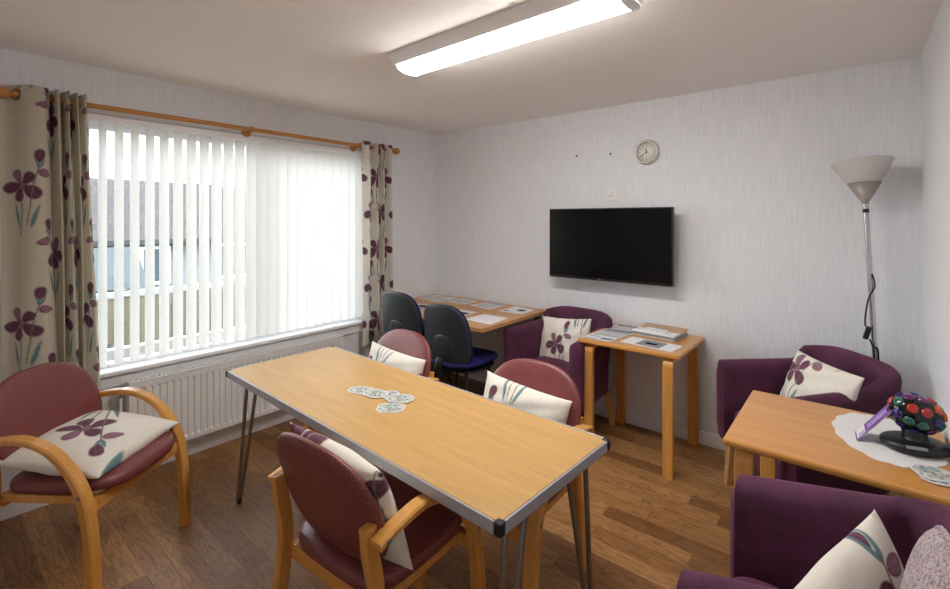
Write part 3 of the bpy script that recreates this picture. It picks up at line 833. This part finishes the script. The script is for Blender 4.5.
def sheet(name, label, cat, corners, z, prints=(), t=.0012, mats_=None, group=None):
    """corners: 4 points anticlockwise; prints: (u0,v0,u1,v1,mat_index)"""
    c = Vector((sum(p[0] for p in corners)/4, sum(p[1] for p in corners)/4, 0))
    q = [Vector((p[0], p[1], 0))-c for p in corners]
    mb = MB(); mb.add([tuple(p) for p in q]+[(p.x, p.y, t) for p in q], [(3, 2, 1, 0), (4, 5, 6, 7), (0, 1, 5, 4), (1, 2, 6, 5), (2, 3, 7, 6), (3, 0, 4, 7)], 0)
    def uvp(u, v): p = q[0].lerp(q[1], u).lerp(q[3].lerp(q[2], u), v); return (p.x, p.y, t+.0003)
    for u0, v0, u1, v1, mi in prints: mb.add([uvp(u0, v0), uvp(u1, v0), uvp(u1, v1), uvp(u0, v1)], [(0, 1, 2, 3)], mi)
    o = mb.build(name, mats_ or [M['paper'], M['paper_grey'], M['paper_dark'], M['paper_cream'], M['card']], None, (c.x, c.y, z))
    return tag(o, label, cat, group)
lines = [(.08, v, .92, v+.03, 1) for v in (.86, .8, .74, .62, .56, .5)]
sheet('newsletter', 'newsletter with a dark picture strip at the wall side of the square side table', 'newsletter', [(1.945, -.31), (2.155, -.30), (2.165, -.04), (1.955, -.05)], SZ+.0006, lines+[(.1, .9, .85, .98, 2), (.05, .05, .95, .4, 1)], group='papers on the square side table')
sheet('newsletter', 'newsletter with dark ruled boxes at the front edge of the square side table', 'newsletter', [(1.925, -.575), (2.125, -.572), (2.15, -.29), (1.95, -.30)], SZ+.0022, [(.05, .05, .5, .09, 2), (.05, .30, .46, .34, 2), (.55, .1, .95, .3, 1), (.06, .9, .95, .94, 2), (.05, .5, .95, .55, 2)]+[(.08, v, .92, v+.03, 1) for v in (.62, .7, .78)], group='papers on the square side table')
sheet('leaflet', 'landscape leaflet with a grey picture on the front of the square side table', 'leaflet', [(2.165, -.515), (2.50, -.55), (2.515, -.37), (2.185, -.335)], SZ+.0006, [(.28, .1, .74, .92, 1), (.4, .4, .62, .62, 2)], group='papers on the square side table')
# open box folder with papers
fo = thing('document_folder', 'buff cardboard folder box on the square side table', 'folder', (2.31, -.19, SZ+.001), R(-6))
mb = MB(); mb.box((0, 0, .004), (.30, .21, .006), bev=.002); mb.box((0, 0, .022), (.29, .20, .028), 1, bev=.004); mb.build('folder_body', [M['paper_cream'], M['paper']], fo)
mb = MB(); vs = [(-.12, -.005, .037), (.14, -.005, .037), (.14, .105, .044), (-.12, .105, .044)]
mb.box((.01, .05, .043), (.29, .115, .008), 0, rot=(R(6), 0, 0), bev=.002); mb.build('flap', M['card'], fo)
mb = MB(); mb.box((0, -.1035, .02), (.30, .004, .012)); mb.box((.151, 0, .02), (.004, .2, .012)); mb.build('binding', M['grey_metal'], fo)
sheet('paper_sheet', 'blank white sheet lying on top of the buff folder box', 'paper', [(2.215, -.275), (2.39, -.295), (2.375, -.20), (2.24, -.18)], SZ+.0375, [], t=.009, group=None)

# things on the right-hand table
dz = RZ+.0004
mb = MB(); N = 96; cx, cy = 3.435, -1.14; vs = [(0, 0, .0016)]; fs = []
for k in range(N):
    a = 2*PI*k/N; r = 1+.055*abs(math.sin(a*7))+.02*math.sin(a*3+1)
    vs.append((.152*r*math.cos(a), .225*r*math.sin(a), .0012+.0012*math.sin(a*7)))
vs += [(v[0], v[1], 0) for v in vs[1:]]
for k in range(N):
    k2 = (k+1) % N; fs += [(0, 1+k, 1+k2), (1+k, 1+N+k, 1+N+k2, 1+k2)]
mb.add(vs, fs); o = mb.build('doily', M['doily'], None, (cx, cy, dz), (0, 0, R(8))); tag(o, 'white scalloped cloth doily under the disco light', 'doily')
DZ = dz+.0026
LEAF = ((-.021, -.046, 0), (.005, -.030, .030), (.072, -.040, .128))
dl = thing('disco_light', 'black egg shaped disco light with coloured lenses on the right table', 'disco light', (3.506, -1.19, DZ), R(24))
mb = MB(); mb.pad(superell(.192, .16, 2., 2.), .045, lambda x, y, z: (x, y, max(z+.018, 0) if z < 0 else z*(1.0)+.018), p=2.6)
ds = mb.build('base', M['black'], dl)
mb = MB(); mb.box((-.035, -.080, .034), (.055, .004, .010), rot=(R(-52), 0, R(-9))); o = mb.build('rating_label', M['grey_metal'], ds); o['label'] = 'small grey rating label'
mb = MB(); mb.lathe([(.05, .03), (.038, .042), (.034, .052), (.036, .07), (.03, .075)], seg=28); mb.build('neck', M['black'], dl)
bc = Vector((.005, 0, .124)); tilt = Matrix.Rotation(R(14), 3, 'Y')
mb = MB(); prof = [(.063*math.sin(a), .076*-math.cos(a)) for a in np.linspace(0, PI, 25)]
mb.lathe([(max(r, 0), h) for r, h in prof], axis='X', seg=36)
mb.xf(Matrix.Translation(bc) @ tilt.to_4x4()); ball = mb.build('ball', M['gloss_black'], dl)
cols = ['red', 'orange', 'green', 'blue', 'violet']; ci = 0
for lat, cnt, off in ((-62, 4, .3), (-33, 7, 0), (-4, 8, .5), (25, 8, 0), (54, 6, .4), (84, 1, .1)):
    for k in range(cnt):
        a = 2*PI*(k+off)/cnt; la = R(lat)
        nrm = Vector((math.sin(la)/.076, math.cos(la)*math.cos(a)/.063, math.cos(la)*math.sin(a)/.063)).normalized()
        p = Vector((.076*math.sin(la), .063*math.cos(la)*math.cos(a), .063*math.cos(la)*math.sin(a)))
        mb = MB(); mb.lathe([(.0155, -.003), (.0155, .0025), (.011, .005), (0, .0062)], seg=16)
        mb.xf(Matrix.Translation(bc) @ (tilt @ nrm.to_track_quat('Z', 'Y').to_matrix()).to_4x4() @ Matrix.Translation(tilt.inverted() @ Vector((0, 0, 0))))
        mb.v = [tuple(Vector(v)+tilt @ p) for v in mb.v]
        o = mb.build('lens', M['lens_'+cols[ci % 5]], dl); o['label'] = cols[ci % 5]+' round lens'; ci += 1 if k % 3 else 2
# leaflet leaning on the ball
lf = thing('leaflet', 'purple and white folded leaflet leaning against the disco light', 'leaflet', (3.372, -1.20, DZ))
def standing(name, a, b, bands, par):
    a = Vector(a); b = Vector(b); u_ = Vector((-.005, .088, 0)); n_ = (b-a).cross(u_).normalized()*.0007
    mb = MB(); q = [a, b, b+u_, a+u_]
    mb.add([tuple(p-n_) for p in q]+[tuple(p+n_) for p in q], [(3, 2, 1, 0), (4, 5, 6, 7), (0, 1, 5, 4), (1, 2, 6, 5), (2, 3, 7, 6), (3, 0, 4, 7)], 0)
    for u0, v0, u1, v1, mi in bands:
        for sg in (-1, 1):
            mb.add([tuple(a.lerp(b, u)+u_*v+n_*sg*(1.4+.5*mi)) for u, v in ((u0, v0), (u1, v0), (u1, v1), (u0, v1))], [(0, 1, 2, 3)], mi)
    return mb.build(name, [M['paper'], M['purple'], M['lilac']], par)
A_, B_, C_ = LEAF
standing('printed_panel', B_, C_, [(0, 0, 1, 1, 1)]+[(.12+.085*k, .28, .17+.085*k, .72, 2) for k in range(10)], lf)
standing('folded_lip', A_, B_, [(0, 0, .12, 1, 1), (0, 0, 1, .14, 1), (.3, .2, .95, .5, 2)], lf)
CS = 'stacked coasters on the disco light table'
for i, (dx, dy, rz, lb) in enumerate(((.008, .006, 20, 'illustrated coaster lowest in the stack beside the doily'), (.012, -.012, 12, 'illustrated coaster second from bottom beside the doily'), (.004, .004, 30, 'illustrated coaster second from top beside the doily'), (0, .002, 24, 'illustrated coaster on top of the stack beside the doily'))):
    octo('coaster', lb, (3.535+dx, -1.385+dy), .098, .098, R(rz), CS, RZ+.0005+i*.0028)

# ---------------------------------------------------------------- floor lamp
la = thing('floor_lamp', 'chrome uplighter floor lamp leaning in the corner', 'floor lamp', (3.462, -.15, 0))
mb = MB(); mb.lathe([(.0, 0), (.115, 0), (.117, .012), (.10, .024), (.02, .032), (.0, .033)], seg=36); mb.build('base', M['chrome'], la)
tp = Vector((-.080, -.015, 1.665)); b0 = Vector((0, 0, .02))
mb = MB(); mb.tube([b0, b0.lerp(tp, .5), tp], .0125, 0, 16); mb.build('pole', M['chrome'], la)
tl = Matrix.Translation(tp) @ (tp-b0).normalized().to_track_quat('Z', 'Y').to_matrix().to_4x4()
mb = MB(); mb.lathe([(.0138, -.10), (.0145, -.095), (.0145, -.085), (.0138, -.08)], seg=16); mb.xf(tl); mb.build('collar', M['black'], la)
mb = MB(); mb.lathe([(.013, -.055), (.015, -.045), (.076, .062), (.074, .062), (.0, -.03)], seg=36); mb.xf(tl); mb.build('shade_cup', M['grey_cup'], la)
mb = MB(); mb.lathe([(.071, .056), (.134, .175), (.1325, .177), (.069, .060), (0, .058)], seg=48); mb.xf(tl @ Matrix.Rotation(R(-8), 4, 'Y')); mb.build('lamp_shade', M['frost'], la)
def onpole(f, ox=0, oy=0): v = b0.lerp(tp, f); return (v.x+ox, v.y+oy, v.z)
mb = MB(); mb.tube(bez([onpole(.74, .010, -.012), onpole(.70, .016, -.014), onpole(.66, -.012, -.02), onpole(.60, -.03, -.03), onpole(.57, -.032, -.03)], 6), .004, 0, 8)
mb.tube(bez([onpole(.53, -.018, -.03), onpole(.505, -.004, -.02), onpole(.50, .012, -.014), onpole(.45, .014, -.012), onpole(.36, .020, -.014), onpole(.28, .055, -.03), onpole(.18, .08, -.05), (.09, -.10, .1), (.07, -.12, .04)], 6), .004, 0, 8); mb.build('cord', M['dark_wire'], la)
mb = MB(); mb.box(onpole(.55, -.026, -.03), (.024, .018, .07), rot=(0, R(14), 0), bev=.004); mb.build('inline_switch', M['black'], la)

# ---------------------------------------------------------------- corner desk with papers and chairs
DKZ = .765
dk = thing('corner_desk', 'beech laminate desk against the wall in the far corner', 'desk', (.67, -.455, 0))
mb = MB(); op = [(-.34, -.445), (.665, -.445), (.665, .445), (-.665, .445), (-.665, -.14), (-.34, -.14)]
mb.add([(x, y, DKZ-.027) for x, y in op]+[(x, y, DKZ) for x, y in op], [tuple(range(5, -1, -1)), tuple(range(6, 12))]+[(k, (k+1) % 6, 6+(k+1) % 6, 6+k) for k in range(6)]); mb.build('desk_top', M['desk'], dk)
for lx, ly in ((-.30, -.38), (-.62, .39), (.60, .39)):
    mb = MB(); mb.box((lx, ly, (DKZ-.027)/2), (.045, .045, DKZ-.027), bev=.004); mb.build('leg', M['grey_metal'], dk)
for sx in (-1, 1):
    mb = MB(); mb.box((.54*sx, .12, DKZ-.047), (.04, .56, .04)); mb.build('frame_rail', M['grey_metal'], dk)
PG = 'papers on the corner desk'; z = DKZ+.0005
txt = [(.1, v, .9, v+.04, 1) for v in (.15, .27, .39, .51, .63, .75)]
sheet('paper_sheet', 'plain white sheet at the front corner of the desk', 'paper', [(1.03, -.74), (1.30, -.76), (1.27, -.49), (1.03, -.49)], z, group=PG)
sheet('paper_sheet', 'white sheet with a dark blue picture at the wall end of the desk', 'paper', [(1.04, -.32), (1.27, -.30), (1.26, -.09), (1.03, -.05)], z, [(.48, .4, .78, .7, 2), (.1, .1, .3, .3, 1)], group=PG)
sheet('paper_sheet', 'grey printed sheet against the wall in the middle of the desk', 'paper', [(.69, -.27), (.95, -.32), (.93, -.06), (.72, -.03)], z, txt+[(.05, .86, .95, .96, 1)], group=PG)
sheet('paper_sheet', 'printed sheet by the wall, third from the desk end', 'paper', [(.40, -.27), (.63, -.26), (.62, -.06), (.40, -.05)], z, txt, group=PG)
sheet('paper_sheet', 'sheet of paper tucked into the room corner on the desk', 'paper', [(.05, -.30), (.20, -.30), (.20, -.04), (.05, -.04)], z, txt, group=PG)
sheet('paper_sheet', 'white sheet next to the one in the room corner on the desk', 'paper', [(.23, -.33), (.37, -.32), (.36, -.05), (.23, -.06)], z, txt[:4], group=PG)
sheet('paper_sheet', 'sheet with a black photo behind the nearer office chair', 'paper', [(.70, -.70), (.94, -.70), (.94, -.47), (.70, -.47)], z, [(.35, .1, .95, .7, 2)], group=PG)
sheet('paper_sheet', 'printed sheet behind the farther office chair by the curtain', 'paper', [(.30, -.74), (.54, -.74), (.54, -.50), (.30, -.50)], z, [(.2, .5, .9, .9, 2), (.1, .1, .9, .4, 1)], group=PG)

def office_chair():
    """faces local +y"""
    root = thing('office_chair', 'x', 'office chair', (0, 0, 0), 0, 'blue office chairs')
    mb = MB(); mb.pad(superell(.47, .47, 3.2, 3.2), .065, lambda x, y, z: (x, y+.02, z+.475+.012*abs(x/.22)**2), p=3); mb.build('seat', M['blue'], root)
    mb = MB(); mb.pad(superell(.43, .41, 3.2, 3.2), .03, lambda x, y, z: (x, y+.02, z+.432), p=4); mb.build('seat_shell', M['black'], root)
    def bo(a):
        c, s_ = math.cos(a), math.sin(a); e = 3.4 if s_ >= 0 else 3.0
        return (math.copysign(abs(c)**(2/e), c)*.205*(1-.12*s_-.10*(s_ < 0)*abs(s_)**3), math.copysign(abs(s_)**(2/e), s_)*.235)
    def place(off):
        def d(x, y, z): return (x, -.225-.16*y+.9*x*x-z+off, .685+y*.985)
        return d
    mb = MB(); mb.pad(bo, .04, place(.03), p=3, puff=.01); mb.build('back_pad', M['navy'], root)
    mb = MB(); mb.pad(lambda a: tuple(q*1.02 for q in bo(a)), .03, place(-.002), p=4)
    mb.pad(superell(.19, .19, 2.2, 2.6), .03, lambda x, y, z: (x, -.237+.16*.09-.16*y+.9*x*x-z, .70-.095+y), p=3); mb.build('back_shell', M['shell'], root)
    pts = bez([(0, -.252, .53), (0, -.268, .50), (0, -.262, .45), (0, -.22, .415), (0, -.12, .415)], 8)
    mb = MB(); mb.tube(pts, [.026+.005*(i % 2) for i in range(len(pts))], 0, 12); mb.build('back_bar', M['black'], root)
    for sx in (-1, 1):
        for sy in (-1, 1):
            mb = MB(); mb.tube([(sx*.14, sy*.13, .425), (sx*.19, sy*.18, .2), (sx*.235, sy*.225, 0)], .0125, 0, 10); mb.build('leg', M['black'], root)
    return root
oc = office_chair(); oc.location = (1.025, -.760, 0); oc.rotation_euler = (0, 0, R(4)); oc['label'] = 'blue office chair with its seat showing, pulled up to the desk'
o2 = copy_tree(oc); o2.location = (.585, -.80, 0); o2.rotation_euler = (0, 0, R(2)); o2['label'] = 'black backed office chair next to the curtain at the desk'
for ch in o2.children:
    if ch.name.startswith(('back_pad', 'back_shell')): ch.location.z = .05      # this one has its back wound higher

# ---------------------------------------------------------------- outside the window
GZ = -.6
mb = MB(); mb.box((-14, -1, GZ-.05), (27, 40, .1)); structure('ground', mb, M['grass'])
ho = thing('neighbour_bungalow', 'pale bungalow with brown tiled roof seen through the blind', 'house', (-10, 0, GZ))
mb = MB(); mb.box((-3, 2, .8), (5.6, 16, 1.7)); mb.build('wall', M['render'], ho)
mb = MB()
n0 = (0.2, -6.3); A = [(.3, -6.3, 1.62), (.3, 10.3, 1.62), (-3, 10.3, 3.3), (-3, -6.3, 3.3), (-6.3, -6.3, 1.62), (-6.3, 10.3, 1.62)]
mb.add(A+[(x, y, z-.12) for x, y, z in A], [(0, 1, 2, 3), (3, 2, 5, 4), (0, 6, 7, 1), (4, 5, 11, 10), (0, 3, 4, 10, 9, 6), (1, 7, 8, 11, 5, 2)]); mb.build('roof', M['roof'], ho)
mb = MB(); mb.box((.32, 2, 1.6), (.06, 16.6, .12)); mb.build('gutter', M['black'], ho)
for y in (-2.6, .1, 2.4, 4.6):
    mb = MB(); mb.box((-.18, y, 1.0), (.10, 1.25, .95)); f = mb.build('window', M['upvc'], ho)
    for d in (-.3, .3):
        mb = MB(); mb.box((-.13, y+d, 1.0), (.02, .5, .8)); mb.build('pane', M['out_glass'], f)
mb = MB(); mb.box((-3, 3.4, 3.5), (.5, .8, .7)); mb.build('chimney', M['render'], ho)
sh = thing('garden_shed', 'grey blue garden shed beyond the fence', 'shed', (-6.6, -1.75, GZ))
mb = MB(); mb.box((0, 0, .5), (1.2, 1.5, 1.0)); mb.build('wall', M['shed'], sh)
mb = MB(); mb.add([(.75, -.85, 1.0), (.75, .85, 1.0), (0, .85, 1.65), (0, -.85, 1.65), (-.75, -.85, 1.0), (-.75, .85, 1.0)], [(0, 1, 2, 3), (3, 2, 5, 4), (0, 3, 4), (1, 5, 2), (0, 4, 5, 1)]); mb.build('roof', M['shed'], sh)
mb = MB(); mb.box((.61, .1, .48), (.03, .6, .85)); mb.build('door', M['grey_metal'], sh)
fe = thing('garden_fence', 'low wooden garden fence outside the window', 'fence', (-4.0, -.5, GZ))
for i in range(7):
    y = -4+i*1.4
    mb = MB(); mb.box((0, y, .6), (.09, .09, 1.24)); mb.build('post', M['fence'], fe)
mb = MB()
for i in range(62): mb.box((.05, -4.1+i*.14, .58), (.02, .125, 1.08))
mb.build('board_panel', M['fence'], fe)
mb = MB(); mb.box((.03, 0.2, 1.17), (.12, 8.6, .06)); mb.build('cap_rail', M['fence_pale'], fe)

def shrub(label, x, y, r, h, mat, n=260):
    root = thing('garden_shrub', label, 'shrub', (x, y, GZ), 0, 'shrubs below the window')
    mb = MB(); rr = random.Random(int(x*100+y*1000))
    for k in range(5): mb.tube([(0, 0, 0), (rr.uniform(-.3, .3)*r, rr.uniform(-.3, .3)*r, h*.4), (rr.uniform(-.7, .7)*r, rr.uniform(-.7, .7)*r, h*.8)], [.014, .01, .004], 0, 6)
    mb.build('stem', M['stem'], root)
    mb = MB()
    for k in range(n):
        a = rr.uniform(0, 2*PI); q = math.sqrt(rr.random()); zz = rr.uniform(.12, 1)
        rad_ = r*q*math.sqrt(max(.05, 1-(2*zz-1.0)**2)); c = Vector((rad_*math.cos(a), rad_*math.sin(a), zz*h))
        d = Vector((rr.gauss(0, 1), rr.gauss(0, 1), rr.gauss(.4, .7))).normalized(); e = d.orthogonal().normalized(); l = rr.uniform(.06, .11)
        n_ = d.cross(e)*.012
        mb.add([tuple(c), tuple(c+d*l*.5+e*l*.28+n_), tuple(c+d*l), tuple(c+d*l*.5-e*l*.28+n_)], [(0, 1, 2, 3)])
    mb.build('foliage', mat, root)
shrub('dark leafy shrub nearest the beige curtain outside', -1.7, -2.35, .38, 1.0, M['leafdark'])
shrub('grey green shrub in the middle of the row outside the window', -1.8, -1.75, .34, .95, M['leafgrey'])
shrub('dark shrub farthest along the row outside the window', -2.0, -1.1, .36, .98, M['leafdark'])

# ---------------------------------------------------------------- light
w = bpy.data.worlds.new('overcast_sky'); S.world = w; w.use_nodes = True
nt = w.node_tree; nt.nodes.clear()
bg = nt.nodes.new('ShaderNodeBackground'); ow = nt.nodes.new('ShaderNodeOutputWorld')
bg.inputs[0].default_value = (.90, .95, 1.0, 1); bg.inputs[1].default_value = 6.2
nt.links.new(bg.outputs[0], ow.inputs[0])
al = bpy.data.lights.new('window_portal', 'AREA'); al.shape = 'RECTANGLE'; al.size = wl; al.size_y = wh; al.cycles.is_portal = True
ao = bpy.data.objects.new('window_portal', al); COL.objects.link(ao); ao.location = (-T-.04, (WY0+WY1)/2, (WZ0+WZ1)/2); ao.rotation_euler = (0, -PI/2, 0)

# ---------------------------------------------------------------- camera
cam = bpy.data.cameras.new('camera'); co = bpy.data.objects.new('camera', cam); COL.objects.link(co)
co.location = (3.354, -3.417, 1.525); co.rotation_euler = (PI/2, 0, R(39.598))
cam.sensor_fit = 'HORIZONTAL'; cam.sensor_width = 36.; cam.lens = 463./950*36; cam.shift_y = -(294.5-220)/950; cam.clip_start = .02
S.camera = co
S.view_settings.view_transform = 'Standard'; S.view_settings.look = 'None'; S.view_settings.gamma = 1.; S.view_settings.use_curve_mapping = False
S.view_settings.exposure = .84
S.cycles.max_bounces = 10; S.cycles.diffuse_bounces = 6; S.cycles.transparent_max_bounces = 12; S.cycles.use_denoising = True
S.cycles.sample_clamp_indirect = 6.
